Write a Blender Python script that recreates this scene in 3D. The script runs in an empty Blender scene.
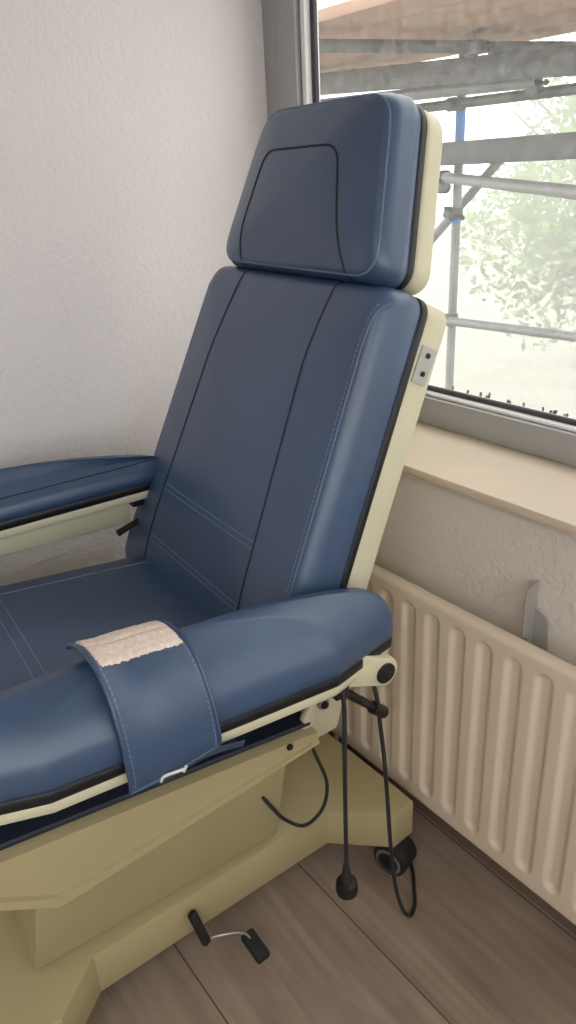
import bpy, bmesh, math, random
from mathutils import Vector, Matrix
from mathutils.bvhtree import BVHTree
random.seed(7)
S = bpy.context.scene
C = S.collection
pi = math.pi

# ------------------------------------------------------------------ camera
H = 1.52
def cam_rows(p, r, y):
    fw = Vector((math.cos(p)*math.cos(y), math.cos(p)*math.sin(y), -math.sin(p)))
    rt = Vector((math.sin(y), -math.cos(y), 0)); up = rt.cross(fw)
    rt2 = math.cos(r)*rt + math.sin(r)*up; up2 = -math.sin(r)*rt + math.cos(r)*up
    return rt2, up2, -fw
R_, U_, B_ = cam_rows(.43125, -.054689, .93562)
cd = bpy.data.cameras.new('camera'); cam = bpy.data.objects.new('camera', cd); C.objects.link(cam)
cam.matrix_world = Matrix(((R_.x, U_.x, B_.x, 0), (R_.y, U_.y, B_.y, 0), (R_.z, U_.z, B_.z, H), (0, 0, 0, 1)))
cd.sensor_fit = 'VERTICAL'; cd.sensor_height = 36.0; cd.lens = 737.31/1024*36.0
cd.clip_start = .02; cd.clip_end = 200
S.camera = cam

# ------------------------------------------------------------------ light and exposure
SKY = 2.7
FILL_LAMP = 6.0
w = bpy.data.worlds.new('sky'); S.world = w; w.use_nodes = True
bg = w.node_tree.nodes['Background']; bg.inputs[0].default_value = (1.0, .985, .965, 1); bg.inputs[1].default_value = SKY
S.view_settings.view_transform = 'Standard'; S.view_settings.look = 'None'
S.view_settings.gamma = 1.0; S.view_settings.use_curve_mapping = False
S.view_settings.exposure = 0.40
try:
    S.cycles.max_bounces = 10; S.cycles.diffuse_bounces = 6; S.cycles.transparent_max_bounces = 12
    S.cycles.sample_clamp_indirect = 6; S.cycles.use_denoising = True
    S.cycles.caustics_reflective = False; S.cycles.caustics_refractive = False
except Exception:
    pass

# ------------------------------------------------------------------ materials
def lin(c):
    return tuple(((x/255)/12.92 if x/255 <= .04045 else (((x/255)+.055)/1.055)**2.4) for x in c)
def mat(name, rgb, rough=.5, metal=0., spec=.5, bump=None, var=None, coat=0.):
    m = bpy.data.materials.new(name); m.use_nodes = True
    nt = m.node_tree; b = nt.nodes['Principled BSDF']
    col = lin(rgb) + (1,)
    b.inputs['Base Color'].default_value = col; b.inputs['Roughness'].default_value = rough
    b.inputs['Metallic'].default_value = metal; b.inputs['Specular IOR Level'].default_value = spec
    b.inputs['Coat Weight'].default_value = coat
    tc = nt.nodes.new('ShaderNodeTexCoord')
    if bump:
        prev = None
        for sc, st, di in bump:
            n = nt.nodes.new('ShaderNodeTexNoise'); n.inputs['Scale'].default_value = sc; n.inputs['Detail'].default_value = 3
            nt.links.new(tc.outputs['Object'], n.inputs['Vector'])
            bp = nt.nodes.new('ShaderNodeBump'); bp.inputs['Strength'].default_value = st; bp.inputs['Distance'].default_value = di
            nt.links.new(n.outputs['Fac'], bp.inputs['Height'])
            if prev: nt.links.new(prev.outputs['Normal'], bp.inputs['Normal'])
            prev = bp
        nt.links.new(prev.outputs['Normal'], b.inputs['Normal'])
    if var:
        sc, amt = var
        n = nt.nodes.new('ShaderNodeTexNoise'); n.inputs['Scale'].default_value = sc; n.inputs['Detail'].default_value = 4
        nt.links.new(tc.outputs['Object'], n.inputs['Vector'])
        cr = nt.nodes.new('ShaderNodeValToRGB')
        cr.color_ramp.elements[0].position = .3; cr.color_ramp.elements[1].position = .7
        cr.color_ramp.elements[0].color = tuple(c*(1-amt) for c in col[:3]) + (1,)
        cr.color_ramp.elements[1].color = tuple(min(1, c*(1+amt)) for c in col[:3]) + (1,)
        nt.links.new(n.outputs['Fac'], cr.inputs['Fac']); nt.links.new(cr.outputs['Color'], b.inputs['Base Color'])
    return m
M = {}
M['leather'] = mat('blue_leather', (49, 73, 106), .40, spec=.9, coat=.05, bump=[(420, .10, .0006), (14, .12, .004)], var=(5, .10))
M['leather_arm'] = M['leather']
M['navy_shade'] = mat('shaded_seat_navy', (30, 38, 56), .5)  # seat blue with the armrest's shade mixed into the colour
M['seam'] = mat('dark_seam', (16, 20, 32), .6)
M['piping'] = mat('blue_piping', (92, 112, 144), .45)
M['stitch'] = mat('pale_thread', (124, 136, 154), .7)
M['trim'] = mat('black_edge_trim', (17, 17, 22), .45)
M['cream'] = mat('cream_enamel', (206, 201, 174), .42, spec=.4, var=(3, .03))
M['beige'] = mat('yellowed_beige_enamel', (174, 162, 124), .45, spec=.4, bump=[(300, .05, .0005)], var=(4, .04))
M['black'] = mat('black_plastic', (20, 20, 22), .45)
M['rubber'] = mat('black_rubber', (26, 26, 27), .75)
M['cable'] = mat('dark_cable', (34, 38, 40), .5)
M['hubgrey'] = mat('grey_plastic', (108, 108, 108), .5)
M['steel'] = mat('brushed_steel', (170, 170, 172), .35, metal=.9)
M['platem'] = mat('satin_plate', (176, 174, 170), .45, metal=.25)
M['velcro'] = mat('fuzzy_velcro', (226, 208, 196), .95, spec=.1, bump=[(260, .5, .002)], var=(160, .12))
M['thread'] = mat('white_thread', (225, 222, 215), .9)
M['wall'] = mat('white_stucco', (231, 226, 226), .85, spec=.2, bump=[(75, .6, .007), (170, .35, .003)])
M['wall_shaded'] = mat('white_stucco_shaded', (222, 215, 206), .85, spec=.2, bump=[(75, .45, .007), (170, .3, .003)])  # same white stucco, with the window wall's shade put into its colour
M['ceiling'] = mat('white_ceiling', (235, 233, 228), .9)
M['sill'] = mat('cream_sill', (216, 200, 181), .5, var=(6, .03))
M['alu'] = mat('grey_window_frame', (160, 160, 162), .45, metal=.15)
M['alu_light'] = mat('pale_window_bead', (226, 226, 226), .35)
M['gasket'] = mat('dark_gasket', (62, 62, 68), .6)
M['rad'] = mat('warm_white_radiator', (228, 212, 191), .45, spec=.4)
M['skirting'] = mat('taupe_skirting', (120, 104, 90), .6)
M['grime'] = mat('dark_grime', (46, 44, 38), .9)
M['tube'] = mat('galvanised_tube', (104, 105, 107), .55, metal=.35, var=(9, .14))
M['tube_light'] = mat('pale_galvanised_tube', (140, 142, 143), .55, metal=.3, var=(9, .10))
M['blue_band'] = mat('blue_tape', (88, 140, 205), .6)
M['deck'] = mat('reddish_deck_board', (168, 134, 116), .8, var=(5, .12))
M['bark'] = mat('grey_bark', (120, 108, 96), .9)
M['leaf'] = mat('pale_green_leaf', (104, 128, 72), .7, var=(2, .25))
M['lawn'] = mat('lawn_green', (142, 140, 128), .95, var=(1.2, .15))
M['siding'] = mat('pale_grey_siding', (172, 170, 166), .8)
M['roof'] = mat('dark_grey_roof', (98, 98, 102), .8)
M['lampw'] = mat('fill_lamp_housing', (235, 235, 235), .5)

def floor_mat():
    m = bpy.data.materials.new('taupe_oak_laminate'); m.use_nodes = True
    nt = m.node_tree; b = nt.nodes['Principled BSDF']; N = nt.nodes.new; L = nt.links.new
    tc = N('ShaderNodeTexCoord'); sx = N('ShaderNodeSeparateXYZ'); L(tc.outputs['Object'], sx.inputs[0])
    PW = .3365
    def math_(op, a, b_=None):
        n = N('ShaderNodeMath'); n.operation = op
        for i, v in ((0, a), (1, b_)):
            if v is None: continue
            if isinstance(v, (int, float)): n.inputs[i].default_value = v
            else: L(v, n.inputs[i])
        return n.outputs[0]
    xs = math_('DIVIDE', math_('ADD', sx.outputs['X'], 50*PW - .733 + PW*2), PW)
    idx = math_('FLOOR', xs); fr = math_('FRACT', xs)
    off = math_('MULTIPLY', idx, .13)
    ys = math_('ADD', math_('DIVIDE', sx.outputs['Y'], 2.4), math_('ADD', off, 20.47))
    idy = math_('FLOOR', ys); fry = math_('FRACT', ys)
    cx = N('ShaderNodeCombineXYZ'); L(idx, cx.inputs[0]); L(idy, cx.inputs[1])
    wn = N('ShaderNodeTexWhiteNoise'); wn.noise_dimensions = '3D'; L(cx.outputs[0], wn.inputs['Vector'])
    mp = N('ShaderNodeMapping'); mp.inputs['Scale'].default_value = (26, 2.2, 1); L(tc.outputs['Object'], mp.inputs['Vector'])
    ad = N('ShaderNodeVectorMath'); ad.operation = 'ADD'; L(mp.outputs[0], ad.inputs[0])
    sc = N('ShaderNodeVectorMath'); sc.operation = 'SCALE'; L(wn.outputs['Color'], sc.inputs[0]); sc.inputs['Scale'].default_value = 30
    L(sc.outputs[0], ad.inputs[1])
    n1 = N('ShaderNodeTexNoise'); n1.inputs['Scale'].default_value = 1.0; n1.inputs['Detail'].default_value = 6; n1.inputs['Distortion'].default_value = 1.2; L(ad.outputs[0], n1.inputs['Vector'])
    n2 = N('ShaderNodeTexNoise'); n2.inputs['Scale'].default_value = 4.5; n2.inputs['Detail'].default_value = 3; L(tc.outputs['Object'], n2.inputs['Vector'])
    mixf = math_('ADD', math_('MULTIPLY', n1.outputs['Fac'], .6), math_('ADD', math_('MULTIPLY', n2.outputs['Fac'], .35), math_('MULTIPLY', wn.outputs['Value'], .12)))
    cr = N('ShaderNodeValToRGB'); L(mixf, cr.inputs['Fac'])
    e = cr.color_ramp.elements
    e[0].position = .32; e[0].color = lin((126, 110, 97)) + (1,)
    e[1].position = .72; e[1].color = lin((168, 150, 136)) + (1,)
    # plank joints
    d1 = math_('MINIMUM', fr, math_('SUBTRACT', 1.0, fr)); d2 = math_('MULTIPLY', math_('MINIMUM', fry, math_('SUBTRACT', 1.0, fry)), 4.1)
    dj = math_('LESS_THAN', math_('MINIMUM', d1, d2), .0052)
    mx = N('ShaderNodeMix'); mx.data_type = 'RGBA'; L(dj, mx.inputs[0]); L(cr.outputs['Color'], mx.inputs[6]); mx.inputs[7].default_value = lin((92, 77, 66)) + (1,)
    L(mx.outputs[2], b.inputs['Base Color']); b.inputs['Roughness'].default_value = .5; b.inputs['Specular IOR Level'].default_value = .35
    return m
M['floor'] = floor_mat()

def glass_mat():
    m = bpy.data.materials.new('dusty_glass'); m.use_nodes = True; nt = m.node_tree; nt.nodes.clear(); N = nt.nodes.new; L = nt.links.new
    out = N('ShaderNodeOutputMaterial'); tr = N('ShaderNodeBsdfTransparent'); tr.inputs[0].default_value = (.96, .97, .97, 1)
    gl = N('ShaderNodeBsdfGlossy'); gl.inputs['Roughness'].default_value = .03
    fz = N('ShaderNodeFresnel'); fz.inputs[0].default_value = 1.35
    geo = N('ShaderNodeNewGeometry'); inv = N('ShaderNodeMath'); inv.operation = 'SUBTRACT'; inv.inputs[0].default_value = 1; L(geo.outputs['Backfacing'], inv.inputs[1]); mu = N('ShaderNodeMath'); mu.operation = 'MULTIPLY'; L(fz.outputs[0], mu.inputs[0]); L(inv.outputs[0], mu.inputs[1])
    m1 = N('ShaderNodeMixShader'); L(mu.outputs[0], m1.inputs[0]); L(tr.outputs[0], m1.inputs[1]); L(gl.outputs[0], m1.inputs[2])
    tl = N('ShaderNodeBsdfTranslucent'); tl.inputs[0].default_value = (.8, .8, .78, 1)
    tc = N('ShaderNodeTexCoord'); n = N('ShaderNodeTexNoise'); n.inputs['Scale'].default_value = 55; n.inputs['Detail'].default_value = 5; L(tc.outputs['Object'], n.inputs['Vector'])
    mr = N('ShaderNodeMapRange'); mr.inputs[1].default_value = .35; mr.inputs[2].default_value = .75; mr.inputs[3].default_value = .03; mr.inputs[4].default_value = .10; L(n.outputs['Fac'], mr.inputs[0])
    m2 = N('ShaderNodeMixShader'); L(mr.outputs[0], m2.inputs[0]); L(m1.outputs[0], m2.inputs[1]); L(tl.outputs[0], m2.inputs[2])
    L(m2.outputs[0], out.inputs[0]); return m
M['glass'] = glass_mat()
def net_mat():
    m = bpy.data.materials.new('white_debris_net'); m.use_nodes = True; nt = m.node_tree; nt.nodes.clear(); N = nt.nodes.new; L = nt.links.new
    out = N('ShaderNodeOutputMaterial'); tr = N('ShaderNodeBsdfTransparent'); tl = N('ShaderNodeBsdfTranslucent'); tl.inputs[0].default_value = (.9, .9, .88, 1)
    df = N('ShaderNodeBsdfDiffuse'); df.inputs[0].default_value = (.85, .86, .84, 1)
    m0 = N('ShaderNodeMixShader'); m0.inputs[0].default_value = .3; L(tl.outputs[0], m0.inputs[1]); L(df.outputs[0], m0.inputs[2])
    m1 = N('ShaderNodeMixShader'); m1.inputs[0].default_value = .34; L(tr.outputs[0], m1.inputs[1]); L(m0.outputs[0], m1.inputs[2])
    L(m1.outputs[0], out.inputs[0]); return m
M['net'] = net_mat()
def emit_mat(name, rgb, s):
    m = bpy.data.materials.new(name); m.use_nodes = True; nt = m.node_tree; nt.nodes.clear()
    out = nt.nodes.new('ShaderNodeOutputMaterial'); e = nt.nodes.new('ShaderNodeEmission'); e.inputs[0].default_value = rgb + (1,); e.inputs[1].default_value = s
    nt.links.new(e.outputs[0], out.inputs[0]); return m

# ------------------------------------------------------------------ mesh helpers
def obj(name, bm, m, parent=None, smooth=True, angle=40):
    bmesh.ops.recalc_face_normals(bm, faces=bm.faces)
    me = bpy.data.meshes.new(name); bm.to_mesh(me); bm.free()
    o = bpy.data.objects.new(name, me); C.objects.link(o); me.materials.append(M[m] if isinstance(m, str) else m)
    if smooth:
        me.polygons.foreach_set('use_smooth', [True]*len(me.polygons))
        try: me.set_sharp_from_angle(angle=math.radians(angle))
        except Exception: pass
    if parent: o.parent = parent
    return o
def thing(name, label, cat, loc=(0, 0, 0), rz=0, group=None):
    o = bpy.data.objects.new(name, None); C.objects.link(o); o.location = loc; o.rotation_euler = (0, 0, rz)
    o.empty_display_size = .1
    return tag(o, label, cat, group)
def tag(o, label, cat, group=None):
    o['label'] = label; o['category'] = cat
    if group: o['group'] = group
    return o
def struct(o): o['kind'] = 'structure'; return o
def add_box(bm, x0, x1, y0, y1, z0, z1, bev=0, seg=2):
    r = bmesh.ops.create_cube(bm, size=1); vs = r['verts']
    for v in vs:
        v.co = Vector(((x0+x1)/2 + v.co.x*(x1-x0), (y0+y1)/2 + v.co.y*(y1-y0), (z0+z1)/2 + v.co.z*(z1-z0)))
    if bev:
        es = list({e for v in vs for e in v.link_edges})
        bmesh.ops.bevel(bm, geom=es, offset=bev, segments=seg, affect='EDGES', profile=.5)
    return vs
def box(x0, x1, y0, y1, z0, z1, bev=0, seg=2):
    bm = bmesh.new(); add_box(bm, x0, x1, y0, y1, z0, z1, bev, seg); return bm
def add_prism(bm, poly, h0, h1, f, bev=0, seg=2):
    """poly 2-D outline, extruded between h0 and h1, mapped by f(a, b, h)"""
    a = [bm.verts.new(f(p[0], p[1], h0)) for p in poly]; b = [bm.verts.new(f(p[0], p[1], h1)) for p in poly]
    n = len(poly); fs = [bm.faces.new(a), bm.faces.new(list(reversed(b)))]
    for i in range(n):
        fs.append(bm.faces.new((a[i], b[i], b[(i+1) % n], a[(i+1) % n])))
    if bev:
        es = [e for fa in fs[:2] for e in fa.edges]
        bmesh.ops.recalc_face_normals(bm, faces=fs)
        bmesh.ops.bevel(bm, geom=es, offset=bev, segments=seg, affect='EDGES', profile=.5)
    return fs
def rpoly(pts, rad, n=7):
    out = []; N = len(pts)
    if not hasattr(rad, '__len__'): rad = [rad]*N
    for i in range(N):
        p = Vector(pts[i]); a = Vector(pts[i-1]); b = Vector(pts[(i+1) % N]); r = rad[i]
        if r <= 0: out.append(p); continue
        da = (a-p).normalized(); db = (b-p).normalized(); ang = da.angle(db)
        t = min(r/math.tan(ang/2), (a-p).length*.49, (b-p).length*.49); rr = t*math.tan(ang/2)
        c = p + (da+db).normalized()*(rr/math.sin(ang/2))
        s = p+da*t; e = p+db*t
        a0 = math.atan2(s.y-c.y, s.x-c.x); a1 = math.atan2(e.y-c.y, e.x-c.x); d = (a1-a0+pi) % (2*pi) - pi
        for k in range(n+1):
            q = a0 + d*k/n; out.append(Vector((c.x+rr*math.cos(q), c.y+rr*math.sin(q))))
    return out
def densify(poly, step):
    out = []
    for i in range(len(poly)):
        a = Vector(poly[i]); b = Vector(poly[(i+1) % len(poly)]); k = max(1, int(round((b-a).length/step)))
        for j in range(k): out.append(a.lerp(b, j/k))
    return out
def inset(poly, d):
    n = len(poly); out = []
    area = sum(poly[i].x*poly[(i+1) % n].y - poly[(i+1) % n].x*poly[i].y for i in range(n)); s = 1 if area > 0 else -1
    for i in range(n):
        t = (poly[(i+1) % n] - poly[i-1]).normalized(); nr = Vector((-t.y, t.x))*s
        out.append(poly[i] + nr*d)
    return out
def tube_into(bm, pts, r, n=8, closed=False, caps=True):
    pts = [Vector(p) for p in pts]; N = len(pts); rings = []
    prev = None
    for i, p in enumerate(pts):
        if closed: t = (pts[(i+1) % N] - pts[i-1]).normalized()
        else: t = (pts[min(i+1, N-1)] - pts[max(i-1, 0)]).normalized()
        if prev is None:
            u = t.orthogonal().normalized()
        else:
            u = (prev - t*prev.dot(t))
            u = u.normalized() if u.length > 1e-6 else t.orthogonal().normalized()
        prev = u; v = t.cross(u)
        rr = r[i] if hasattr(r, '__len__') else r
        rings.append([bm.verts.new(p + (u*math.cos(2*pi*k/n) + v*math.sin(2*pi*k/n))*rr) for k in range(n)])
    for i in range(N if closed else N-1):
        a = rings[i]; b = rings[(i+1) % N]
        off = 0
        if closed and i == N-1:
            off = min(range(n), key=lambda o: (a[0].co-b[o].co).length)
        for k in range(n):
            bm.faces.new((a[k], a[(k+1) % n], b[(k+1+off) % n], b[(k+off) % n]))
    if not closed and caps:
        bm.faces.new(list(reversed(rings[0]))); bm.faces.new(rings[-1])
def tube(pts, r, n=8, closed=False):
    bm = bmesh.new(); tube_into(bm, pts, r, n, closed); return bm
def spline(pts, k=8):
    P = [Vector(p) for p in pts]; P = [2*P[0]-P[1]] + P + [2*P[-1]-P[-2]]; out = []
    for i in range(1, len(P)-2):
        a, b, c, d = P[i-1:i+3]
        for j in range(k):
            t = j/k
            out.append(.5*((2*b) + (c-a)*t + (2*a-5*b+4*c-d)*t*t + (3*b-a-3*c+d)*t**3))
    out.append(P[-2]); return out
def cyl_into(bm, p0, p1, r0, r1=None, n=24, bev=0):
    p0 = Vector(p0); p1 = Vector(p1); r1 = r0 if r1 is None else r1; t = (p1-p0).normalized(); u = t.orthogonal().normalized(); v = t.cross(u)
    def ring(c, r): return [bm.verts.new(c + (u*math.cos(2*pi*k/n)+v*math.sin(2*pi*k/n))*r) for k in range(n)]
    prof = [(p0, r0), (p1, r1)] if not bev else [(p0, r0-bev), (p0+t*bev*.3, r0-bev*.3), (p0+t*bev, r0), (p1-t*bev, r1), (p1-t*bev*.3, r1-bev*.3), (p1, r1-bev)]
    rs = [ring(c, r) for c, r in prof]
    for a, b in zip(rs, rs[1:]):
        for k in range(n): bm.faces.new((a[k], a[(k+1) % n], b[(k+1) % n], b[k]))
    bm.faces.new(list(reversed(rs[0]))); bm.faces.new(rs[-1])
def cyl(p0, p1, r0, r1=None, n=24, bev=0):
    bm = bmesh.new(); cyl_into(bm, p0, p1, r0, r1, n, bev); return bm

def miter(pts, d):
    P_ = [Vector(p) for p in pts]; n = len(P_); out = []
    ar = sum(P_[i].x*P_[(i+1) % n].y - P_[(i+1) % n].x*P_[i].y for i in range(n)); sg = 1 if ar > 0 else -1
    for i in range(n):
        t0 = (P_[i]-P_[i-1]).normalized(); t1 = (P_[(i+1) % n]-P_[i]).normalized()
        n0 = Vector((-t0.y, t0.x))*sg; n1 = Vector((-t1.y, t1.x))*sg; b = (n0+n1).normalized()
        out.append(P_[i] + b*(d/max(.3, b.dot(n0))))
    return out
def fixdens(poly, counts):
    out = []
    for i in range(len(poly)):
        a = poly[i]; b = poly[(i+1) % len(poly)]
        for j in range(counts[i]): out.append(a.lerp(b, j/counts[i]))
    return out
def cushion(pts, rad, rtop, T, rin, rh, crown, bulge=0., step=.02, bottom=True, cpow=2.0, soft=4):
    """padded shape in plane coordinates (a, b, h): side wall, rolled edge, crowned face. Returns bm, BVH, ring list"""
    A = rpoly(pts, rad); B = rpoly(miter(pts, rin), rtop)
    cnt = [max(1, int(round((A[(i+1) % len(A)]-A[i]).length/step))) for i in range(len(A))]
    A = fixdens(A, cnt); B = fixdens(B, cnt); poly = A; bm = bmesh.new(); n = len(A)
    cx = sum(p.x for p in A)/n; cy = sum(p.y for p in A)/n; cen = Vector((cx, cy))
    prof = []
    K = 5
    for k in range(K):                                   # side, slightly bulged
        t = k/(K-1); prof.append((-bulge*math.sin(pi*t*.9), (T-rh)*t))
    b0 = prof[-1][0]
    for k in range(1, 8):
        q = k/7*pi/2; prof.append((b0 + (rin-b0)*(1-math.cos(q)), T-rh+rh*math.sin(q)))
    rings = []
    for ins, h in prof:
        pl = [a.lerp(b, ins/rin) for a, b in zip(A, B)]; rings.append([Vector((p.x, p.y, h)) for p in pl])
    last = rings[-1]
    for k in range(1, 12):
        s = 1-k/12
        ring = []
        for p in last:
            q = cen + (Vector((p.x, p.y))-cen)*s
            ring.append(Vector((q.x, q.y, T + crown*(1-s**cpow))))
        rings.append(ring)
    vr = [[bm.verts.new(p) for p in r] for r in rings]
    for a, b in zip(vr, vr[1:]):
        for i in range(n): bm.faces.new((a[i], a[(i+1) % n], b[(i+1) % n], b[i]))
    c = bm.verts.new((cen.x, cen.y, T+crown)); l = vr[-1]
    for i in range(n): bm.faces.new((l[i], l[(i+1) % n], c))
    for _ in range(soft): bmesh.ops.smooth_vert(bm, verts=[v for r in vr[K+1:] for v in r] + [c], factor=.5, use_axis_x=True, use_axis_y=True, use_axis_z=True)
    rings = [[v.co.copy() for v in r] for r in vr]
    if bottom: bm.faces.new(list(reversed(vr[0])))
    bm.normal_update()
    return bm, BVHTree.FromBMesh(bm), rings
def mapped(bm, f):
    for v in bm.verts: v.co = f(*v.co)
    return bm
def drape(bvh, pts, lift=0., step=.012):
    out = []
    for a, b in zip(pts, pts[1:]):
        a = Vector(a); b = Vector(b); k = max(1, int((b-a).length/step))
        for j in range(k): out.append(a.lerp(b, j/k))
    out.append(Vector(pts[-1])); res = []
    for p in out:
        hit = bvh.ray_cast(Vector((p.x, p.y, 1)), Vector((0, 0, -1)))
        if hit[0] is not None: res.append(hit[0] + Vector((0, 0, lift)))
    return res
def dashes(bm, pts, r, on=.006, off=.003, n=5):
    # stitch line: short thread pieces along pts
    L = [0]
    for a, b in zip(pts, pts[1:]): L.append(L[-1] + (b-a).length)
    def at(s):
        for i in range(len(pts)-1):
            if L[i+1] >= s: return pts[i].lerp(pts[i+1], (s-L[i])/max(1e-9, L[i+1]-L[i]))
        return pts[-1]
    s = 0
    while s + on < L[-1]:
        tube_into(bm, [at(s), at(s+on)], r, n); s += on+off

# ------------------------------------------------------------------ the room
WX, WY, SILLZ = 1.09, 1.76, .928      # window wall face, left wall face, underside of sill
X0, Y0, CZ = -2.7, -1.5, 2.72
WIN0, WIN1, WTOP = -1.3, WY, 2.42     # window opening along Y
struct(obj('floor', box(X0-.2, 1.36, Y0-.2, WY+.2, -.12, 0), 'floor', smooth=False))
struct(obj('ceiling', box(X0-.2, 1.36, Y0-.2, WY+.2, CZ, CZ+.12), 'ceiling', smooth=False))
struct(obj('wall_left', box(X0-.2, 1.345, WY, WY+.2, 0, CZ), 'wall', smooth=False))
struct(obj('wall_back', box(X0-.2, X0, Y0, WY, 0, CZ), 'wall', smooth=False))
bm = bmesh.new()
add_box(bm, X0-.2, X0+.15, Y0-.2, Y0, 0, CZ); add_box(bm, .95, 1.36, Y0-.2, Y0, 0, CZ)
add_box(bm, X0+.15, .95, Y0-.2, Y0, 0, .9); add_box(bm, X0+.15, .95, Y0-.2, Y0, 2.55, CZ)
struct(obj('wall_near', bm, 'wall', smooth=False))
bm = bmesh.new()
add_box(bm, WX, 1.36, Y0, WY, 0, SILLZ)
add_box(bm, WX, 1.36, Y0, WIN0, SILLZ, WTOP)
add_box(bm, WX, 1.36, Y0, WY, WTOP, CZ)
struct(obj('wall_right', bm, 'wall_shaded', smooth=False))
struct(obj('trim_1', box(1.057, 1.30, WIN0, WY, SILLZ+.001, SILLZ+.022, .005), 'sill'))
struct(obj('baseboard_right', box(1.076, WX, Y0, WY, 0, .055, .002), 'skirting'))
struct(obj('baseboard_left', box(X0, 1.076, WY-.012, WY, 0, .055, .002), 'skirting'))

# window
zb = SILLZ+.022
win = struct(bpy.data.objects.new('window_1', None)); C.objects.link(win); win.location = (1.31, (WIN0+WIN1)/2, zb)
WO = Vector(win.location)
def wbox(bm, x0, x1, y0, y1, z0, z1, bev=.003): add_box(bm, x0-WO.x, x1-WO.x, y0-WO.y, y1-WO.y, z0-WO.z, z1-WO.z, bev)
bm = bmesh.new()
wbox(bm, 1.300, 1.345, WY-.069, WY, zb, WTOP); wbox(bm, 1.300, 1.345, WIN0, WIN0+.069, zb, WTOP)
wbox(bm, 1.300, 1.345, WIN0+.06, WY-.06, WTOP-.06, WTOP); wbox(bm, 1.312, 1.345, WIN0+.06, WY-.06, zb, zb+.02)
wbox(bm, 1.302, 1.345, -.02, .05, zb, WTOP-.05)
obj('frame', bm, 'alu', win)
def sash(y0, y1):
    s = bmesh.new()
    wbox(s, 1.288, 1.342, y1-.072, y1, zb, WTOP-.06); wbox(s, 1.288, 1.342, y0, y0+.072, zb, WTOP-.06)
    wbox(s, 1.288, 1.342, y0+.06, y1-.06, zb, zb+.066); wbox(s, 1.288, 1.342, y0+.06, y1-.06, WTOP-.13, WTOP-.06)
    so = obj('sash', s, 'alu', win)
    b = bmesh.new(); g = bmesh.new()
    a0, a1, c0, c1 = y0+.072, y1-.072, zb+.066, WTOP-.13
    for (q0, q1, r0, r1) in ((a1-.022, a1-.006, c0, c1), (a0+.006, a0+.022, c0, c1)): wbox(b, 1.300, 1.345, q0, q1, r0, r1, .002)
    for (q0, q1, r0, r1) in ((a0+.006, a1-.006, c0+.001, c0+.008), (a0+.006, a1-.006, c1-.016, c1)): wbox(b, 1.300, 1.345, q0, q1, r0, r1, .002)
    obj('glazing_bead', b, 'alu_light', so)
    for (q0, q1, r0, r1) in ((a1-.036, a1-.020, c0, c1), (a0+.020, a0+.036, c0, c1), (a0+.02, a1-.02, c0, c0+.018), (a0+.02, a1-.02, c1-.03, c1)): wbox(g, 1.318, 1.329, q0, q1, r0, r1, .001)
    for (q0, q1, r0, r1) in ((a1-.008, a1+.002, c0, c1), (a0-.002, a0+.008, c0, c1)): wbox(g, 1.310, 1.329, q0, q1, r0, r1, .001)
    obj('gasket', g, 'gasket', so)
    p = bmesh.new(); wbox(p, 1.329, 1.335, a0+.004, a1-.004, c0-.002, c1+.002, 0)
    obj('glass_pane', p, 'glass', so, smooth=False)
    d = bmesh.new(); rr = random.Random(4)
    for i in range(70):
        yy = rr.uniform(a0+.05, a1-.05); hh = abs(rr.gauss(0, .0035))+.001; ww = rr.uniform(.0006, .0025)
        zz = c0+.018-WO.z
        add_box(d, 1.336-WO.x, 1.340-WO.x, yy-ww-WO.y, yy+ww-WO.y, zz-.002, zz+hh)
        if rr.random() < .3: add_box(d, 1.336-WO.x, 1.338-WO.x, yy-ww*2.5-WO.y, yy+ww-WO.y, zz+hh*.8, zz+hh*.8+.002)
    do = obj('grime', d, 'grime', so, smooth=False); do['kind'] = 'stuff'
sash(.05+.003, WY-.072)
sash(WIN0+.072, -.023)

# wide unseen window, added behind the camera to brighten the room
bm = bmesh.new()
def fb(x0, x1, z0, z1): add_box(bm, x0, x1, Y0-.14, Y0-.07, z0, z1, .003)
fb(X0+.15, .95, .9, .97); fb(X0+.15, .95, 2.48, 2.55)
for xx in (X0+.15, -1.5, -.31, .88): fb(xx, xx+.07, .95, 2.5)
w2 = struct(obj('added_window', bm, 'alu'))
bm = bmesh.new(); add_box(bm, X0+.2, .9, Y0-.108, Y0-.102, .95, 2.50); obj('glass_pane', bm, 'glass', w2, smooth=False)

# unseen ceiling lamp, added behind the camera as fill light
lamp = thing('added_fill_lamp', 'square white fill lamp added unseen behind the view', 'added lamp', (-1.2, -.6, CZ))
obj('housing', box(-.45, .45, -.45, .45, -.05, -.002, .008), 'lampw', lamp)
obj('diffuser', box(-.42, .42, -.42, .42, -.056, -.0505), emit_mat('fill_lamp_diffuser', (1.0, .97, .93), FILL_LAMP), lamp, smooth=False)

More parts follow.
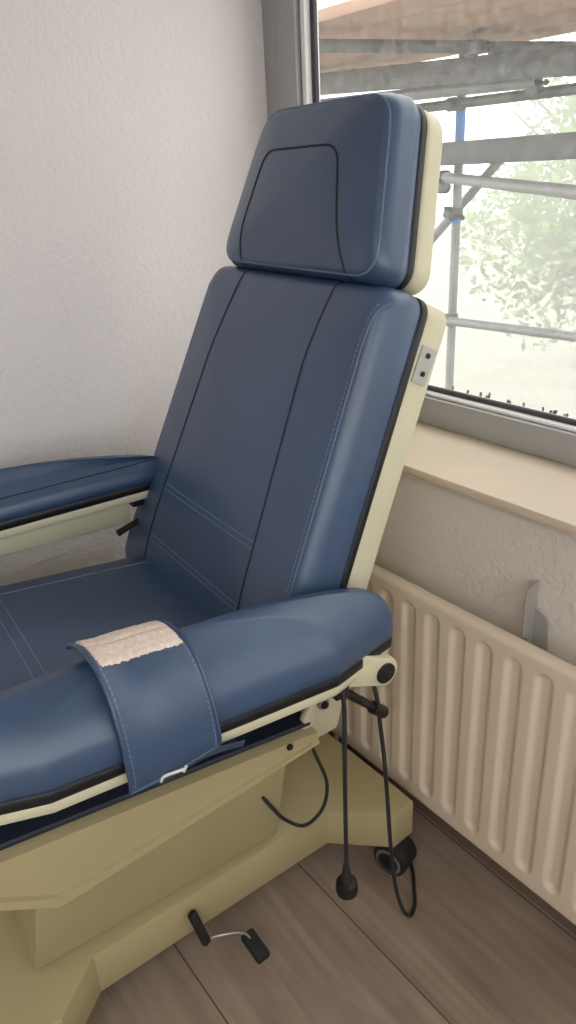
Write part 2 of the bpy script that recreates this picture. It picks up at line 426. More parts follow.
# ------------------------------------------------------------------ radiator
RX = 1.0
rad = thing('panel_radiator', 'warm white fluted panel radiator under the window sill', 'radiator', (RX, .6, .127))
bm = bmesh.new()
ry0, ry1, rh = -.35, .68, .577
ribs = [(.534 - .6) + .0675*k for k in range(-14, 16)]
def prof_r(y, z):
    d = 0.
    for c in ribs:
        q = abs(y-c)
        if q < .03 and ry0+.03 < c < ry1-.03:
            # recessed channel with rounded ends
            zz = max(0, .062 - z, z - (rh-.052)) ; rr = math.hypot(q, zz)
            t = min(1, max(0, (rr-.0085)/.0125)); d = max(d, 1-(t*t*(3-2*t)))
    e = min(z, rh-z, y-ry0, ry1-y); edge = 0
    if e < .014: edge = .014 - math.sqrt(max(0, .014**2-(.014-e)**2))
    return .0095*d + edge
NY, NZ = int((ry1-ry0)/.0042), 110
zs = [0, .001, .003, .006, .010, .014] + [.014 + (rh-.028)*k/NZ for k in range(1, NZ)] + [rh-.014, rh-.010, rh-.006, rh-.003, rh-.001, rh]
ys = [ry0, ry0+.001, ry0+.004, ry0+.008] + [ry0+.014 + (ry1-ry0-.028)*k/NY for k in range(NY+1)] + [ry1-.008, ry1-.004, ry1-.001, ry1]
G = [[bm.verts.new((prof_r(y, z), y, z)) for z in zs] for y in ys]
for i in range(len(ys)-1):
    for j in range(len(zs)-1): bm.faces.new((G[i][j], G[i][j+1], G[i+1][j+1], G[i+1][j]))
obj('front_panel', bm, 'rad', rad, angle=80)
obj('panel_body', box(.0142, .028, ry0+.001, ry1-.001, .001, rh-.001, .006), 'rad', rad)
bm = bmesh.new(); cyl_into(bm, (.022, .62, -.124), (.022, .62, .008), .006); obj('supply_pipe', bm, 'rad', rad)
# sheet-metal wall hook sticking up behind the radiator
hk = thing('radiator_bracket', 'thin grey metal wall hook sticking up behind the radiator', 'bracket', (1.088, .690, .706))
f = lambda a, b, h: Vector((a, h, b))
bm = bmesh.new()
add_prism(bm, [(-.038, -.02), (-.038, .082), (-.001, .091), (-.001, -.12), (-.012, -.12), (-.022, -.03)], -.0015, .0015, f, .0004, 1)
bm2 = bmesh.new(); add_prism(bm2, [(p.x, p.y) for p in rpoly([(-.001, .04), (-.001, -.06), (-.034, -.06), (-.03, -.01)], [.0, .02, .02, .015])], -.03, -.0275, f)
obj('hook_plate', bm, 'platem', hk)
bm = bmesh.new()
add_prism(bm, [(p.x, p.y) for p in rpoly([(-.03, .032), (.0, .020), (.008, -.06), (-.03, -.06)], [.0, .018, .0, .0])], .0, .002, lambda a, b, h: Vector((-.004-h, -a-.030, b)))
obj('wall_flange', bm, 'platem', hk)

# ------------------------------------------------------------------ the treatment chair
U0, V0 = .5, 1.225
YAW = math.radians(-4)
cu = Vector((math.cos(YAW), math.sin(YAW), 0)); cv = Vector((-math.sin(YAW), math.cos(YAW), 0))
O = cu*U0 + cv*V0
chair = thing('treatment_chair', 'blue padded treatment chair with cream frame on a beige wheeled base', 'chair', O, YAW)
def P(u, v, z): return Vector((u-U0, v-V0, z))       # chair coordinates

# base: dog-bone foot
def F(a, b, h): return Vector((a-U0, b, h))
outl = [(.146, -.223), (.709, -.202), (.826, -.303), (.888, -.295), (.884, -.22), (.852, .20), (.842, .285), (.79, .295), (.700, .202), (.146, .223), (.06, .30), (-.08, .30), (-.08, -.30), (.06, -.30)]
bm = bmesh.new(); add_prism(bm, outl, .086, .192, F, .006, 2)
base = obj('base', bm, 'beige', chair, angle=30)
# lift column housing
bm = bmesh.new()
def tap(a, b, h):
    k = (h-.2)/.3
    return Vector((a + (.045*k if a < .3 else .02*k) - U0, b*(1+.24*k), h))
add_prism(bm, [(.045, -.198), (.575, -.198), (.575, .198), (.045, .198)], .205, .50, tap, .006, 2)
obj('lift_housing', bm, 'beige', chair, angle=30)
bm = bmesh.new(); add_box(bm, .22-U0, .55-U0, -.12, .12, .190, .24, .006); obj('lift_column', bm, 'beige', chair)
# seat carrier with hexagonal side panels
sp = [(-.09, .650), (.598, .582), (.604, .545), (.098, .488), (-.10, .625)]
bm = bmesh.new(); add_prism(bm, sp, -.318, .318, lambda a, b, h: Vector((a-U0, h, b)), .004, 2)
carrier = obj('seat_carrier', bm, 'beige', chair, angle=30)
for s in (-1, 1):
    bm = bmesh.new()
    big = [Vector(p) for p in sp]
    inn = [(-.055, .622), (.585, .560), (.588, .552), (.104, .508), (-.06, .614)]
    a = [bm.verts.new(Vector((p[0]-U0, s*.318, p[1]))) for p in sp]
    b = [bm.verts.new(Vector((p[0]-U0, s*.340, p[1]-(.004 if i < 2 else -.003)))) for i, p in enumerate(sp)]
    c = [bm.verts.new(Vector((p[0]-U0, s*.340, p[1]))) for p in inn]
    d = [bm.verts.new(Vector((p[0]-U0+(.003 if i in (0, 4) else -.004), s*.333, p[1]+(-.004 if i < 2 else .004 if i > 2 else 0)))) for i, p in enumerate(inn)]
    for A, B in ((a, b), (b, c), (c, d)):
        for i in range(5): bm.faces.new((A[i], A[(i+1) % 5], B[(i+1) % 5], B[i]))
    bm.faces.new(d)
    pn = obj('side_panel', bm, 'beige', carrier, angle=20)
    obj('screw_cap', cyl((.537-U0, s*.330, .577), (.537-U0, s*.345, .577), .0065, n=16, bev=.002), 'black', pn)

bm = bmesh.new(); add_prism(bm, [(-.09, .652), (.596, .584), (.596, .594), (-.09, .664)], -.326, .326, lambda a, b, h: Vector((a-U0, h, b)), .003, 1)
obj('seat_shade_board', bm, 'navy_shade', chair)  # dark strip standing in for the arm's shade on the cushion side
# seat cushion
sslope = -.10
def SF(a, b, h):
    return Vector((a-U0, b, .676 + (a-.2)*sslope + h))
bm, bv, rings = cushion([(-.14, -.262), (.585, -.262), (.585, .262), (-.14, .262)], [.05]*4, [.05]*4, .092, .03, .04, .014, .004)
seat = obj('seat', mapped(bm, SF), 'leather', chair, angle=180)
bm = bmesh.new()
for y in (.19, -.19): tube_into(bm, [SF(*p) for p in drape(bv, [(-.10, y), (.57, y)])], .0012, 5)
for x in (.17, .19): tube_into(bm, [SF(*p) for p in drape(bv, [(x, -.19), (x, .19)])], .0009, 5)
obj('seam', bm, 'stitch', seat)

# backrest
REC = math.radians(65.0)
e_ = Vector((math.cos(REC), 0, math.sin(REC))); n_ = Vector((-math.sin(REC), 0, math.cos(REC)))
def BF(a, b, h):        # a lateral, b up the backrest, h out of the front face (0 = edge of the face)
    q = Vector((.800-U0, 0, 1.332)) + e_*b + n_*h
    return Vector((q.x, a+.011, q.z))
def halfw(b, off=0): return .299 + (-b)*.062 + off
TB, BB = .022, -.725
bo = [(-halfw(BB), BB), (halfw(BB), BB), (halfw(TB), TB), (-halfw(TB), TB)]
back = bpy.data.objects.new('backrest', None); C.objects.link(back); back.parent = chair
DEP = .094
bm, bv, rings = cushion(bo, [.05, .05, .035, .035], [.05, .05, .04, .04], DEP, .026, .046, .026, .004, cpow=2.4)
f2 = lambda a, b, h: BF(a, b, h-DEP)
bc = obj('back_cushion', mapped(bm, f2), 'leather', back, angle=180)
bm = bmesh.new()
for sgn in (-1, 1):
    tube_into(bm, [f2(*p) for p in drape(bv, [(sgn*.156-.006, TB-.006), (sgn*.160-.006, -.12), (sgn*.205-.006, -.69)])], .0022, 6)
obj('seam', bm, 'seam', bc)
bm = bmesh.new()
for b in (-.470, -.482, -.592, -.604):
    wdt = .156+(-b)*.068-.004
    dashes(bm, [f2(*p) for p in drape(bv, [(-wdt-.006, b), (wdt-.006, b)], .0006)], .0009)
sd = obj('stitching', bm, 'stitch', bc); sd['kind'] = 'stuff'
for sgn in (-1, 1):
    def side(i):
        pl = [(sgn*(halfw(b)-i), b) for b in (-.705, -.5, -.3, -.14, -.09)] + [(sgn*(halfw(-.05)-i+.003), -.05), (sgn*(halfw(-.02)-i+.008), -.025), (sgn*(halfw(0)-i+.017), -.006)]
        return [f2(*p) for p in drape(bv, [(p.x, p.y) for p in spline([(a, b, 0) for a, b in pl], 5)])]
    obj('piping', tube(side(.0215), .0019, 6), 'piping', bc)
    st = side(.0285); bm = bmesh.new(); dashes(bm, st, .0008, .006, .003); sd = obj('stitching', bm, 'stitch', bc); sd['kind'] = 'stuff'
to = rpoly([(-halfw(BB, .003), BB-.003), (halfw(BB, .003), BB-.003), (halfw(TB, .003), TB+.003), (-halfw(TB, .003), TB+.003)], [.05, .05, .035, .035])
bm = bmesh.new(); add_prism(bm, to, -DEP-.012, -DEP+.004, BF, .002, 1); obj('edge_trim', bm, 'trim', back, angle=60)
fo = rpoly([(-halfw(BB), BB), (halfw(BB), BB), (halfw(TB), TB), (-halfw(TB), TB)], [.04, .04, .028, .028])
bm = bmesh.new(); add_prism(bm, fo, -DEP-.066, -DEP-.011, BF, .006, 2)
bfr = obj('back_frame', bm, 'cream', back, angle=50)
for s in (-1, 1):
    # fixing plate with two black screws, and the lower pivot strut
    b0, b1 = -.112, -.048
    def SB(b, h, o): return BF(s*(halfw(b)+o), b, h)
    bm = bmesh.new()
    q = [SB(b0, -DEP-.018, 0), SB(b0, -DEP-.052, 0), SB(b1, -DEP-.056, 0), SB(b1, -DEP-.020, 0)]
    q2 = [SB(b0, -DEP-.018, .003), SB(b0, -DEP-.052, .003), SB(b1, -DEP-.056, .003), SB(b1, -DEP-.020, .003)]
    va = [bm.verts.new(p) for p in q]; vb = [bm.verts.new(p) for p in q2]
    bm.faces.new(va); bm.faces.new(vb)
    for i in range(4): bm.faces.new((va[i], va[(i+1) % 4], vb[(i+1) % 4], vb[i]))
    pl = obj('fixing_plate', bm, 'platem', back, smooth=False)
    for b in (-.062, -.094):
        obj('screw', cyl(SB(b, -DEP-.038, .001), SB(b, -DEP-.038, .006), .0048, n=14, bev=.001), 'black', back)
    obj('screw', cyl(SB(-.520, -DEP-.034, -.001), SB(-.520, -DEP-.034, .010), .0085, n=16, bev=.002), 'black', back)
    bm = bmesh.new()
    pp = [(.690, .810), (.722, .800), (.658, .545), (.575, .545), (.582, .60)]
    add_prism(bm, [(p.x, p.y) for p in rpoly(pp, .012, 3)], -.008, .008, lambda a, b, h: Vector((a-U0, s*(.322+h)+.006, b)), .002, 1)
    st = obj('pivot_strut', bm, 'cream', back, angle=50)
    obj('washer', cyl((.622-U0, s*.327, .626), (.622-U0, s*.3335, .626), .012, n=20, bev=.001), 'steel', st)
    obj('screw', cyl((.622-U0, s*.333, .626), (.622-U0, s*.339, .626), .0075, n=16, bev=.0015), 'black', st)

# headrest
RH = math.radians(71.0)
eh = Vector((math.cos(RH), 0, math.sin(RH))); nh = Vector((-math.sin(RH), 0, math.cos(RH)))
def HF(a, b, h):
    q = Vector((.796-U0, 0, 1.352)) + eh*b + nh*h
    return Vector((q.x, a, q.z))
head = bpy.data.objects.new('headrest', None); C.objects.link(head); head.parent = chair
HT, HD = .306, .074
hpts = [(-.268, .0), (.268, .0), (.194, HT), (-.194, HT)]
ho = rpoly(hpts, [.035, .035, .06, .06])
bm, bv, rings = cushion(hpts, [.035, .035, .06, .06], [.04, .04, .065, .065], HD, .022, .040, .030, .005, cpow=2.2)
f3 = lambda a, b, h: HF(a, b, h-HD)
hc = obj('head_cushion', mapped(bm, f3), 'leather', head, angle=180)
bm = bmesh.new()
ip = [Vector(p) for p in rpoly([(-.188, -.01), (-.112, .212), (.118, .212), (.176, -.01)], [0, .04, .04, 0])]
tube_into(bm, [f3(*p) for p in drape(bv, [(p.x, p.y) for p in ip])], .0022, 6)
obj('seam', bm, 'seam', hc)
obj('piping', tube([f3(p.x, p.y, p.z) for p in rings[8]], .0022, 6, True), 'piping', hc)
bm = bmesh.new(); add_prism(bm, [p+(p-Vector((0, .15))).normalized()*.003 for p in ho], -HD-.012, -HD+.004, HF, .002, 1); obj('edge_trim', bm, 'trim', head, angle=60)
bm = bmesh.new(); add_prism(bm, ho, -HD-.060, -HD-.011, HF, .014, 4); obj('head_shell', bm, 'cream', head, angle=60)
for s in (-.1, .1):
    bm = bmesh.new(); tube_into(bm, [HF(s, .06, -HD-.03), HF(s, -.09, -HD-.035)], .008, 12); obj('support_rod', bm, 'steel', head)

# armrests
def armrest(side, uc, wout, zt, slope, T, crown, pts=None):
    """wout: lateral position of the outer edge; side -1 near the camera, +1 by the wall"""
    root = bpy.data.objects.new('armrest', None); C.objects.link(root); root.parent = chair
    al = Vector((1, 0, slope)).normalized(); upv = Vector((-slope, 0, 1)).normalized()
    org = Vector((uc-U0, wout, zt))
    def AF(a, q, h): return org + al*a + Vector((0, -side*q, 0)) + upv*h
    L0, L1 = -.385, .405
    pts = pts or [(L0, .040), (-.225, .0), (.235, .0), (.385, .043), (L1, .075), (.385, .128), (.28, .155), (-.31, .155), (L0, .125)]
    ol = rpoly(pts, [.03, .02, .015, .02, .02, .03, .06, .06, .03])
    rt = [.04, .07, .06, .05, .05, .05, .06, .08, .05]
    bm, bv, rings = cushion(pts, [.03, .02, .015, .02, .02, .03, .06, .06, .03], rt, T, .042, .062 if T > .06 else .03, crown, .003, step=.016, cpow=1.8, soft=26)
    pad = obj('arm_pad', mapped(bm, AF), 'leather', root, angle=180)
    og = [p + (p-Vector((0, .077))).normalized()*.002 for p in ol]
    bm = bmesh.new(); add_prism(bm, og, -.020, .002, AF, .003, 1); obj('edge_trim', bm, 'trim', root, angle=60)
    bm = bmesh.new(); add_prism(bm, inset(ol, .003), -.039, -.019, AF, .002, 1); obj('arm_rail', bm, 'cream', root, angle=60)
    return root, AF, bv, pad, rings
NA = dict(uc=.335, wout=-.450, zt=.800, slope=-.072)
arm, AF, abv, apad, _ = armrest(-1, T=.090, crown=.036, **NA)
# pivot housing under the rear end, with a black end cap
cxy = Vector((.684, .728)); R0 = .029
hp = []
for k in range(13):
    q = -pi/2 + pi*k/12; hp.append((cxy.x + R0*math.cos(q)*1.0, cxy.y + R0*math.sin(q)))
hp += [(.640, .782), (.50, .79), (.50, .772), (.600, .735)]
bm = bmesh.new(); add_prism(bm, hp, -.432, -.352, lambda a, b, h: Vector((a-U0, h, b)), .004, 2)
ph = obj('pivot_housing', bm, 'cream', arm, angle=50)
obj('end_cap', cyl((cxy.x-U0, -.430, cxy.y), (cxy.x-U0, -.436, cxy.y), .0195, n=32, bev=.002), 'black', ph)
obj('pivot_axle', cyl((cxy.x-U0, -.355, cxy.y), (cxy.x-U0, -.30, cxy.y-.0), .018), 'cream', arm)
bm = bmesh.new(); tube_into(bm, [(cxy.x-U0, -.305, cxy.y), (.66-U0, -.318, .69)], .014, 12); obj('pivot_arm', bm, 'cream', arm)

FA = dict(uc=.265, wout=.430, zt=.889, slope=.0)
arm2, AF2, abv2, apad2, r2 = armrest(1, T=.053, crown=.040, pts=[(-.385, .040), (-.25, .0), (.08, .0), (.33, .095), (.385, .122), (.375, .143), (.30, .155), (-.31, .155), (-.385, .125)], **FA)
bm = bmesh.new(); tube_into(bm, [AF2(p.x, p.y, p.z) for p in r2[8]], .0013, 5, True); obj('seam', bm, 'seam', apad2)
sidep = [(-.36, .0), (.33, .0), (.20, -.075), (-.05, -.062), (-.33, -.03)]
sidep = [(-.36, -.02), (.262, -.02), (.262, -.092), (-.04, -.082), (-.36, -.060)]
bm = bmesh.new(); add_prism(bm, sidep, .128, .140, lambda a, b, h: AF2(a, h, b), .002, 1); obj('side_bracket', bm, 'cream', arm2, angle=50)
bm = bmesh.new(); add_box(bm, .535-U0, .60-U0, .285, .315, .832, .897, .005); obj('hinge_block', bm, 'black', arm2)
bm = bmesh.new(); tube_into(bm, [(.490-U0, .285, .782), (.575-U0, .300, .800)], [.0085, .006], 12); 
obj('lever', bm, 'black', arm2)
obj('pivot_axle', cyl((.575-U0, .34, .83), (.66-U0, .30, .80), .016), 'cream', arm2)

# casters
def caster(u, v, turn):
    r = bpy.data.objects.new('caster', None); C.objects.link(r); r.parent = chair; r.location = (u-U0, v, 0); r.rotation_euler = (0, 0, turn)
    for s in (-1,):
        bm = bmesh.new(); cyl_into(bm, (-.033, 0, .042), (.033, 0, .042), .042, n=40, bev=.006); obj('wheel', bm, 'rubber', r)
        bm = bmesh.new(); cyl_into(bm, (-.0345, 0, .042), (.0345, 0, .042), .033, n=32, bev=.001); obj('hub_ring', bm, 'hubgrey', r)
        bm = bmesh.new(); cyl_into(bm, (-.036, 0, .042), (.036, 0, .042), .026, n=32, bev=.001); obj('hub', bm, 'black', r)
    bm = bmesh.new(); cyl_into(bm, (0, 0, .0835), (0, 0, .12), .012, n=16); obj('stem', bm, 'steel', r)
caster(.846, -.284, .32); caster(.78, .22, .5); caster(.0, -.25, .2); caster(.0, .25, -.4)

# brake pedal on the near side of the base
ped = bpy.data.objects.new('brake_pedal', None); C.objects.link(ped); ped.parent = chair
bm = bmesh.new(); tube_into(bm, spline([(.350-U0, -.218, .140), (.354-U0, -.240, .112), (.370-U0, -.246, .086), (.40-U0, -.252, .080), (.436-U0, -.280, .084), (.442-U0, -.325, .070)], 6), .0045, 10); obj('rod', bm, 'steel', ped)
def padbox(c, dirv, L, wdt, t, name):
    d = Vector(dirv).normalized(); zz = Vector((0, 0, 1)); sd = d.cross(zz).normalized(); nn = sd.cross(d)
    b = box(-L/2, L/2, -wdt/2, wdt/2, -t/2, t/2, t*.3)
    return mapped(b, lambda x, y, z: Vector(c) + d*x + sd*y + nn*z)
obj('rubber_pad', padbox((.354-U0, -.2415, .125), (0.014, -.03, -.078), .080, .019, .015, 'p'), 'rubber', ped)
obj('rubber_pad', padbox((.444-U0, -.308, .072), (0.006, -.075, -.014), .066, .032, .02, 'p'), 'rubber', ped)

# mains flex hanging in a loop under the seat carrier (part of the chair)
bm = bmesh.new(); tube_into(bm, spline([P(.59, 1.02, .53), P(.650, 1.0, .45), P(.673, 1.0, .388), P(.697, 1.0, .300), P(.682, 1.0, .235), P(.634, 1.0, .216), P(.584, 1.0, .266), P(.552, 1.0, .325), P(.528, 1.012, .372), P(.505, 1.06, .40)], 8), .0042, 8)
obj('control_flex', bm, 'cable', chair)
# cord hook of black plastic under the arm
hook = bpy.data.objects.new('cord_hook', None); C.objects.link(hook); hook.parent = chair
bm = bmesh.new(); add_box(bm, .574-U0, .602-U0, -.438, -.412, .722, .768, .004); obj('clip', bm, 'black', hook)
bm = bmesh.new(); tube_into(bm, [P(.585, .800, .738), P(.675, .800, .648)], [.0085, .0075], 12); tube_into(bm, [P(.660, .800, .662), P(.686, .800, .637)], [.0115, .0115], 12); obj('hook_arm', bm, 'black', hook)

# ------------------------------------------------------------------ things hanging on the chair
def W(u, v, z): return cu*u + cv*v + Vector((0, 0, z))
cord = thing('power_cord', 'dark power cord with round plug hanging straight down from the arm hook', 'cord', W(.578, .797, .28))
def WL(root): return lambda u, v, z: W(u, v, z) - Vector(root.location)
q = WL(cord)
obj('cable', tube(spline([q(.588, .790, .745), q(.587, .784, .70), q(.587, .786, .60), q(.588, .789, .45), q(.588, .790, .32)], 8), .0042, 10), 'cable', cord)
bm = bmesh.new(); tube_into(bm, [q(.588, .790, .333), q(.588, .790, .303), q(.588, .790, .283)], [.0055, .0095, .013], 16)
obj('strain_relief', bm, 'cable', cord)
bm = bmesh.new(); tube_into(bm, [q(.588, .790, .289), q(.588, .790, .285), q(.588, .790, .274), q(.588, .790, .264), q(.588, .790, .259)], [.013, .020, .0215, .0215, .020], 28)
plug = obj('plug', bm, 'black', cord)
for s in (-1, 1):
    bm = bmesh.new(); tube_into(bm, [q(.588+s*.0095, .790, .260), q(.588+s*.0095, .790, .240)], .0024, 10); obj('pin', bm, 'steel', plug)
cord2 = thing('looped_cord', 'dark cord hanging from the hook end and looping on the floor by the caster', 'cord', W(.70, .80, .2))
q = WL(cord2)
obj('cable', tube(spline([q(.668, .832, .735), q(.668, .80, .69), q(.680, .80, .60), q(.691, .80, .503), q(.700, .80, .38), q(.708, .80, .278), q(.722, .80, .16), q(.748, .803, .065), q(.782, .815, .010), q(.812, .835, .005), q(.838, .866, .005), q(.868, .905, .005), q(.893, .96, .005), q(.87, 1.02, .005), q(.80, 1.06, .005)], 8), .0042, 10), 'cable', cord2)

# arm strap with a fuzzy hook-and-loop patch
strap = thing('arm_strap', 'blue leather arm strap with white fuzzy patch wrapped over the near armrest', 'strap', O, YAW)
path = [(.116, .120), (.106, .1250), (.088, .1275), (.066, .124), (.043, .115), (.022, .096), (.005, .068), (-.007, .036), (-.013, .002), (-.013, -.018), (-.009, -.036)]
path = [Vector((p[0], p[1], 0)) for p in path]; path = spline(path, 4)
NS = len(path); aL, aR = -.130, .012; NA_ = 13
def sp_pt(i, t):
    p = path[i]; s = i/(NS-1)
    a = aL + (aR-aL)*t
    lift = .010*max(0, 1-t*3.2)**1.5*math.sin(pi*min(1, s*1.15+.12)) + .003*math.sin(pi*t)
    tn = (path[min(i+1, NS-1)] - path[max(i-1, 0)]).normalized(); nr = Vector((tn.y, -tn.x))
    if nr.y < 0 and s < .4: nr = -nr
    if nr.x > 0 and s >= .4: nr = -nr
    slant = .005*s*(1-t) - .006*t*(1-s) - .022*(1-s)**1.5
    dz = (.020*t-.006)*max(0, (s-.55)/.45)**1.2
    return AF(a + slant, p.x + nr.x*lift, p.y + nr.y*lift + dz), AF(a + slant, p.x + nr.x*(lift+.0035), p.y + nr.y*(lift+.0035) + dz)
bm = bmesh.new()
lo = [[bm.verts.new(sp_pt(i, k/(NA_-1))[0]) for k in range(NA_)] for i in range(NS)]
hi = [[bm.verts.new(sp_pt(i, k/(NA_-1))[1]) for k in range(NA_)] for i in range(NS)]
for A in (lo, hi):
    for i in range(NS-1):
        for k in range(NA_-1): bm.faces.new((A[i][k], A[i][k+1], A[i+1][k+1], A[i+1][k]))
for i in range(NS-1):
    for k in (0, NA_-1): bm.faces.new((lo[i][k], lo[i+1][k], hi[i+1][k], hi[i][k]))
for k in range(NA_-1):
    for i in (0, NS-1): bm.faces.new((lo[i][k], lo[i][k+1], hi[i][k+1], hi[i][k]))
band = obj('band', bm, 'leather', strap, angle=50)
ed = [sp_pt(i, 0)[1] for i in range(NS)]; ed2 = [sp_pt(i, 1)[1] for i in range(NS)]
bm = bmesh.new(); tube_into(bm, ed, .003, 8); tube_into(bm, ed2, .0028, 8)
tube_into(bm, [sp_pt(NS-1, k/12)[1] for k in range(13)], .0028, 8); tube_into(bm, [sp_pt(0, k/12)[1] for k in range(13)], .0028, 8)
obj('edge_binding', bm, 'leather', band)
for t in (.05, .95):
    bm = bmesh.new(); dashes(bm, [sp_pt(i, t)[1] for i in range(NS)], .0009); obj('stitching', bm, 'stitch', band)
# patch: lies on the band near its inner end
def patch_pt(s, t, h):
    i = s*(NS-1); i0 = min(NS-2, int(i)); f = i-i0
    a = sp_pt(i0, t); b = sp_pt(i0+1, t); lo_ = a[0].lerp(b[0], f); hi_ = a[1].lerp(b[1], f); d = (hi_-lo_).normalized()
    return hi_ + d*h
bm = bmesh.new(); NU, NV = 40, 26; rr = random.Random(3)
s0, s1, t0, t1 = .03, .37, .06, .96
hts = [[(.0035 + rr.uniform(-.0006, .0006) - (.002 if abs(j-NV*.52) < 1 else 0)) * (0 if i in (0, NU) or j in (0, NV) else 1) for j in range(NV+1)] for i in range(NU+1)]
jit = lambda: rr.uniform(-.006, .006)
G = [[bm.verts.new(patch_pt(s0+(s1-s0)*j/NV + (jit() if j in (0, NV) else 0), t0+(t1-t0)*i/NU + (jit() if i in (0, NU) else 0), hts[i][j])) for j in range(NV+1)] for i in range(NU+1)]
for i in range(NU):
    for j in range(NV): bm.faces.new((G[i][j], G[i][j+1], G[i+1][j+1], G[i+1][j]))
obj('fuzzy_patch', bm, 'velcro', band, angle=180)
# tail folded under the rail, with the white thread tag
bm = bmesh.new()
tl = [(-.009, -.034), (-.004, -.047), (.012, -.053), (.04, -.055)]
A = []
for (qq, hh) in tl:
    A.append([AF(aL+.025+(aR-aL+.02)*k/8, qq, hh - .004*math.sin(k*.9)) for k in range(9)])
va = [[bm.verts.new(p) for p in r] for r in A]; vb = [[bm.verts.new(p+Vector((0, .001, -.003))) for p in r] for r in A]
for X in (va, vb):
    for i in range(3):
        for k in range(8): bm.faces.new((X[i][k], X[i][k+1], X[i+1][k+1], X[i+1][k]))
for i in range(3):
    for k in (0, 8): bm.faces.new((va[i][k], va[i+1][k], vb[i+1][k], vb[i][k]))
for k in range(8):
    for i in (0, 3): bm.faces.new((va[i][k], va[i][k+1], vb[i][k+1], vb[i][k]))
obj('folded_tail', bm, 'leather', strap, angle=60)
bm = bmesh.new(); tube_into(bm, spline([AF(-.082, -.016, -.042), AF(-.078, -.020, -.031), AF(-.05, -.020, -.033), AF(-.046, -.021, -.029), AF(-.048, -.017, -.04)], 4), .0022, 6)
obj('thread_tag', bm, 'thread', strap)

# ------------------------------------------------------------------ outside
def T(name, label, p0, p1, r, m, group=None, cat='scaffold tube'):
    p0 = Vector(p0); p1 = Vector(p1); bm = bmesh.new(); d = p1-p0
    n = 20; t = d.normalized(); u = t.orthogonal().normalized(); v = t.cross(u)
    rs = []
    for (c, rr_) in ((Vector((0, 0, 0)), r), (d, r), (d, r*.8), (d-t*.03, r*.8)):
        rs.append([bm.verts.new(c + (u*math.cos(2*pi*k/n)+v*math.sin(2*pi*k/n))*rr_) for k in range(n)])
    for a, b in zip(rs, rs[1:]):
        for k in range(n): bm.faces.new((a[k], a[(k+1) % n], b[(k+1) % n], b[k]))
    bm.faces.new(rs[0]); bm.faces.new(rs[-1])
    o = obj(name, bm, m, angle=50); o.location = p0
    tag(o, label, cat, group); return o
GZ = -3.0
pole = thing('scaffold_pole', 'upright scaffold pole with blue tape band seen through the window', 'scaffold pole', (3.40, 2.90, GZ))
obj('tube', cyl((0, 0, 0), (0, 0, 5.04), .0242, n=24), 'tube_light', pole)
obj('blue_band', cyl((0, 0, 4.62), (0, 0, 4.78), .0255, n=24), 'blue_band', pole)
obj('blue_band', cyl((0, 0, 4.22), (0, 0, 4.30), .0255, n=24), 'blue_band', pole)
obj('base_plate', box(-.08, .08, -.08, .08, 0, .01), 'tube', pole)
def coupler(label, c, ax1, ax2):
    t = thing('scaffold_coupler', label, 'coupler', c)
    a = Vector(ax1).normalized(); b = Vector(ax2).normalized(); s = a.cross(b).normalized()
    bm = bmesh.new(); cyl_into(bm, a*-.028, a*.028, .034, n=20, bev=.004); obj('clamp', bm, 'tube', t)
    bm = bmesh.new(); cyl_into(bm, s*.05-b*.026, s*.05+b*.026, .033, n=20, bev=.004); obj('clamp', bm, 'tube', t)
    for k, d in ((0, b), (0, -b)):
        bm = bmesh.new(); cyl_into(bm, d*.034+s*.02, d*.075+s*.02, .008, n=10); cyl_into(bm, d*.055+s*.02, d*.066+s*.02, .014, n=6); obj('bolt', bm, 'tube', t)
    return t
T('scaffold_tube', 'grey guard tube crossing the pole just below the deck', (3.345, 3.9, 1.80), (3.345, .4, 1.788), .0242, 'tube')
T('scaffold_tube', 'lower rail tube crossing behind the middle of the window', (3.345, 3.3, .69), (3.345, .2, .74), .0242, 'tube_light')
T('scaffold_tube', 'pale tube with open end sloping towards the window beside the pole', (3.30, 2.90, 1.452), (2.35, .9, 1.35), .026, 'tube_light')
T('scaffold_tube', 'blue-grey diagonal brace tube rising to the right behind the pole', (3.50, 3.32, .98), (3.50, 2.62, 1.60), .0242, 'tube_light')
T('scaffold_tube', 'short pale tube with clamp under the deck edge', (3.30, 4.2, 1.89), (3.30, 2.37, 1.845), .03, 'tube_light')
T('scaffold_tube', 'oblique tube under the deck boards at top of window', (2.20, 2.80, 1.992), (3.14, 2.545, 1.992), .026, 'tube')
T('scaffold_tube', 'thicker oblique tube under the deck right of the clamp', (3.165, 2.538, 1.985), (3.75, 2.345, 1.985), .03, 'tube')
b = obj('toe_board', mapped(box(-.018, .018, -1.9, 1.9, -.055, .055, .004), lambda x, y, z: Vector((x, y, z))), 'tube'); b.location = (3.27, 2.15, 1.565); tag(b, 'wide grey guard board crossing behind the pole', 'board')
b = obj('deck_beam', box(-.03, .03, -1.7, 1.7, -.055, .055, .006), 'tube'); b.location = (3.2, 2.2, 1.893); b.rotation_euler = (math.radians(3.0), 0, 0); tag(b, 'grey beam carrying the outer edge of the scaffold deck', 'beam')
coupler('clamp joining the guard tube to the pole under the deck', (3.38, 2.90, 1.795), (0, 0, 1), (0, 1, 0))
coupler('clamp on the pole where the diagonal brace meets it', (3.40, 2.90, 1.27), (0, 0, 1), (0, 1, .4))
coupler('clamp on the pole at the lower rail', (3.40, 2.90, .70), (0, 0, 1), (0, 1, 0))
coupler('clamp at the end of the short pale tube', (3.32, 2.40, 1.815), (1, 0, 0), (0, 1, 0))
coupler('pale clamp between the two oblique tubes under the deck', (3.06, 2.565, 1.985), (.96, -.28, 0), (0, 0, 1))
coupler('clamp at the open end of the sloping pale tube', (3.33, 2.94, 1.455), (0, 1, 0), (1, 0, 0))
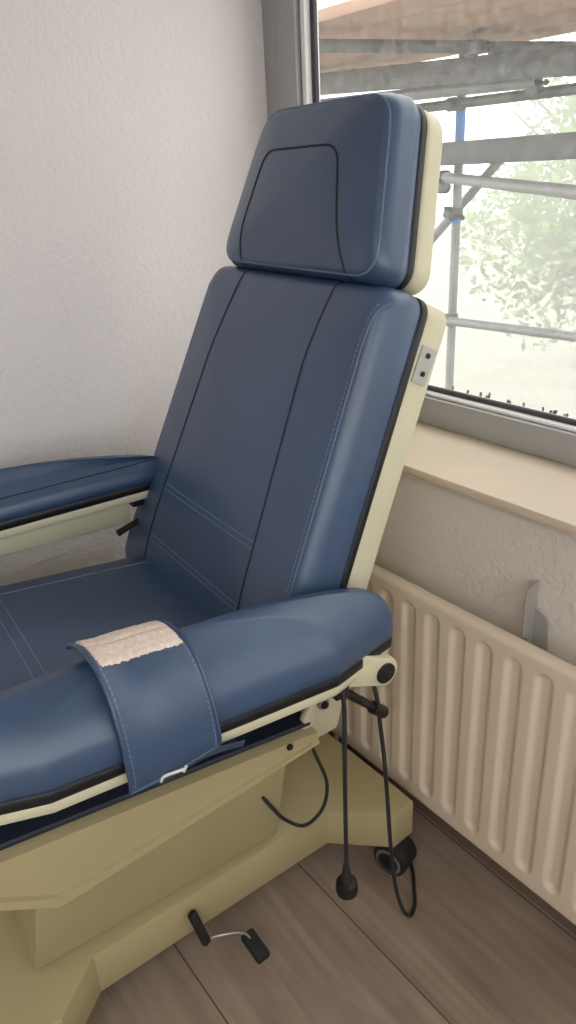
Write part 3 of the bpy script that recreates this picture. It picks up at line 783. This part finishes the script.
for k in range(5):
    x0 = 2.235 + k*.275
    b = obj('deck_board', box(-.134, .134, -4.5, 3.5, 0, .045, .006), 'deck'); b.location = (x0+.1375, 2.2, 2.052)
    tag(b, ['innermost reddish scaffold deck board nearest the window', 'second scaffold deck board from the window', 'third scaffold deck board from the window', 'fourth scaffold deck board from the window', 'outermost scaffold deck board above the grey beam'][k], 'board', 'scaffold deck boards')
# net on the outer face of the scaffold
bm = bmesh.new(); G = []
for i in range(61):
    y = -8 + 26*i/60
    G.append([bm.verts.new((.05*math.sin(y*2.3+z*.7)+.03*math.sin(y*5+z), y, z)) for z in [GZ + 9*k/24 for k in range(25)]])
for i in range(60):
    for k in range(24): bm.faces.new((G[i][k], G[i+1][k], G[i+1][k+1], G[i][k+1]))
o = obj('scaffold_net', bm, 'net', angle=180); o.location = (4.3, 0, 0); tag(o, 'white translucent debris net hung outside the scaffold', 'net')
# ground, trees, house
o = struct(obj('ground', box(-60, 60, -60, 60, GZ-.2, GZ), 'lawn', smooth=False))
def tree(x, y, h, r, label, seed):
    rr = random.Random(seed)
    t = thing('leafy_tree', label, 'tree', (x, y, GZ))
    bm = bmesh.new(); tube_into(bm, [(0, 0, 0), (.1, .05, h*.35), (0, -.1, h*.7)], [.22, .16, .06], 10)
    for k in range(9):
        a = rr.uniform(0, 6.28); z0 = h*rr.uniform(.35, .6)
        tube_into(bm, [(.05, 0, z0), (math.cos(a)*r*.4, math.sin(a)*r*.4, z0+r*.4), (math.cos(a)*r*.75, math.sin(a)*r*.75, z0+r*.7)], [.07, .045, .015], 6)
    obj('trunk', bm, 'bark', t)
    bm = bmesh.new()
    blobs = [(Vector((rr.gauss(0, r*.42), rr.gauss(0, r*.42), h*.68+rr.gauss(0, h*.15))), r*rr.uniform(.22, .42)) for _ in range(26)]
    for c, br in blobs:
        for _ in range(330):
            d = Vector((rr.gauss(0, 1), rr.gauss(0, 1), rr.gauss(0, 1))).normalized()*br*rr.uniform(.55, 1.05); p = c+d
            u = Vector((rr.gauss(0, 1), rr.gauss(0, 1), rr.gauss(0, 1))).normalized(); v = u.orthogonal().normalized(); s = rr.uniform(.05, .10)
            bm.faces.new([bm.verts.new(p+u*s), bm.verts.new(p+v*s*.5), bm.verts.new(p-u*s), bm.verts.new(p-v*s*.5)])
    me = obj('foliage', bm, 'leaf', t, smooth=False)
tree(9.5, 5.2, 4.8, 1.9, 'pale green leafy tree beyond the net, beside the pole', 11)
tree(12.5, 2.6, 6.5, 2.6, 'taller pale tree behind, right of the first tree', 12)
tree(16.0, 9.5, 7.5, 3.0, 'distant pale tree behind the headrest side', 13)
hs = thing('slatted_house', 'pale house with horizontal siding beyond the net at right', 'house', (17.5, -1.5, GZ))
bm = bmesh.new(); add_box(bm, 0, 6, -5, 2.6, 0, 4.4)
for k in range(22): add_box(bm, -.05, .02, -5, 2.6, .2*k+.02, .2*k+.15)
obj('wall', bm, 'siding', hs, smooth=False)
bm = bmesh.new(); add_prism(bm, [(-.5, 4.35), (3, 6.2), (6.5, 4.35)], -5.3, 2.9, lambda a, b, h: Vector((a, h, b))); obj('roof', bm, 'roof', hs, smooth=False)
bm = bmesh.new(); add_box(bm, -.09, .03, .3, 1.4, 1.9, 3.1); obj('window', bm, 'gasket', hs, smooth=False)
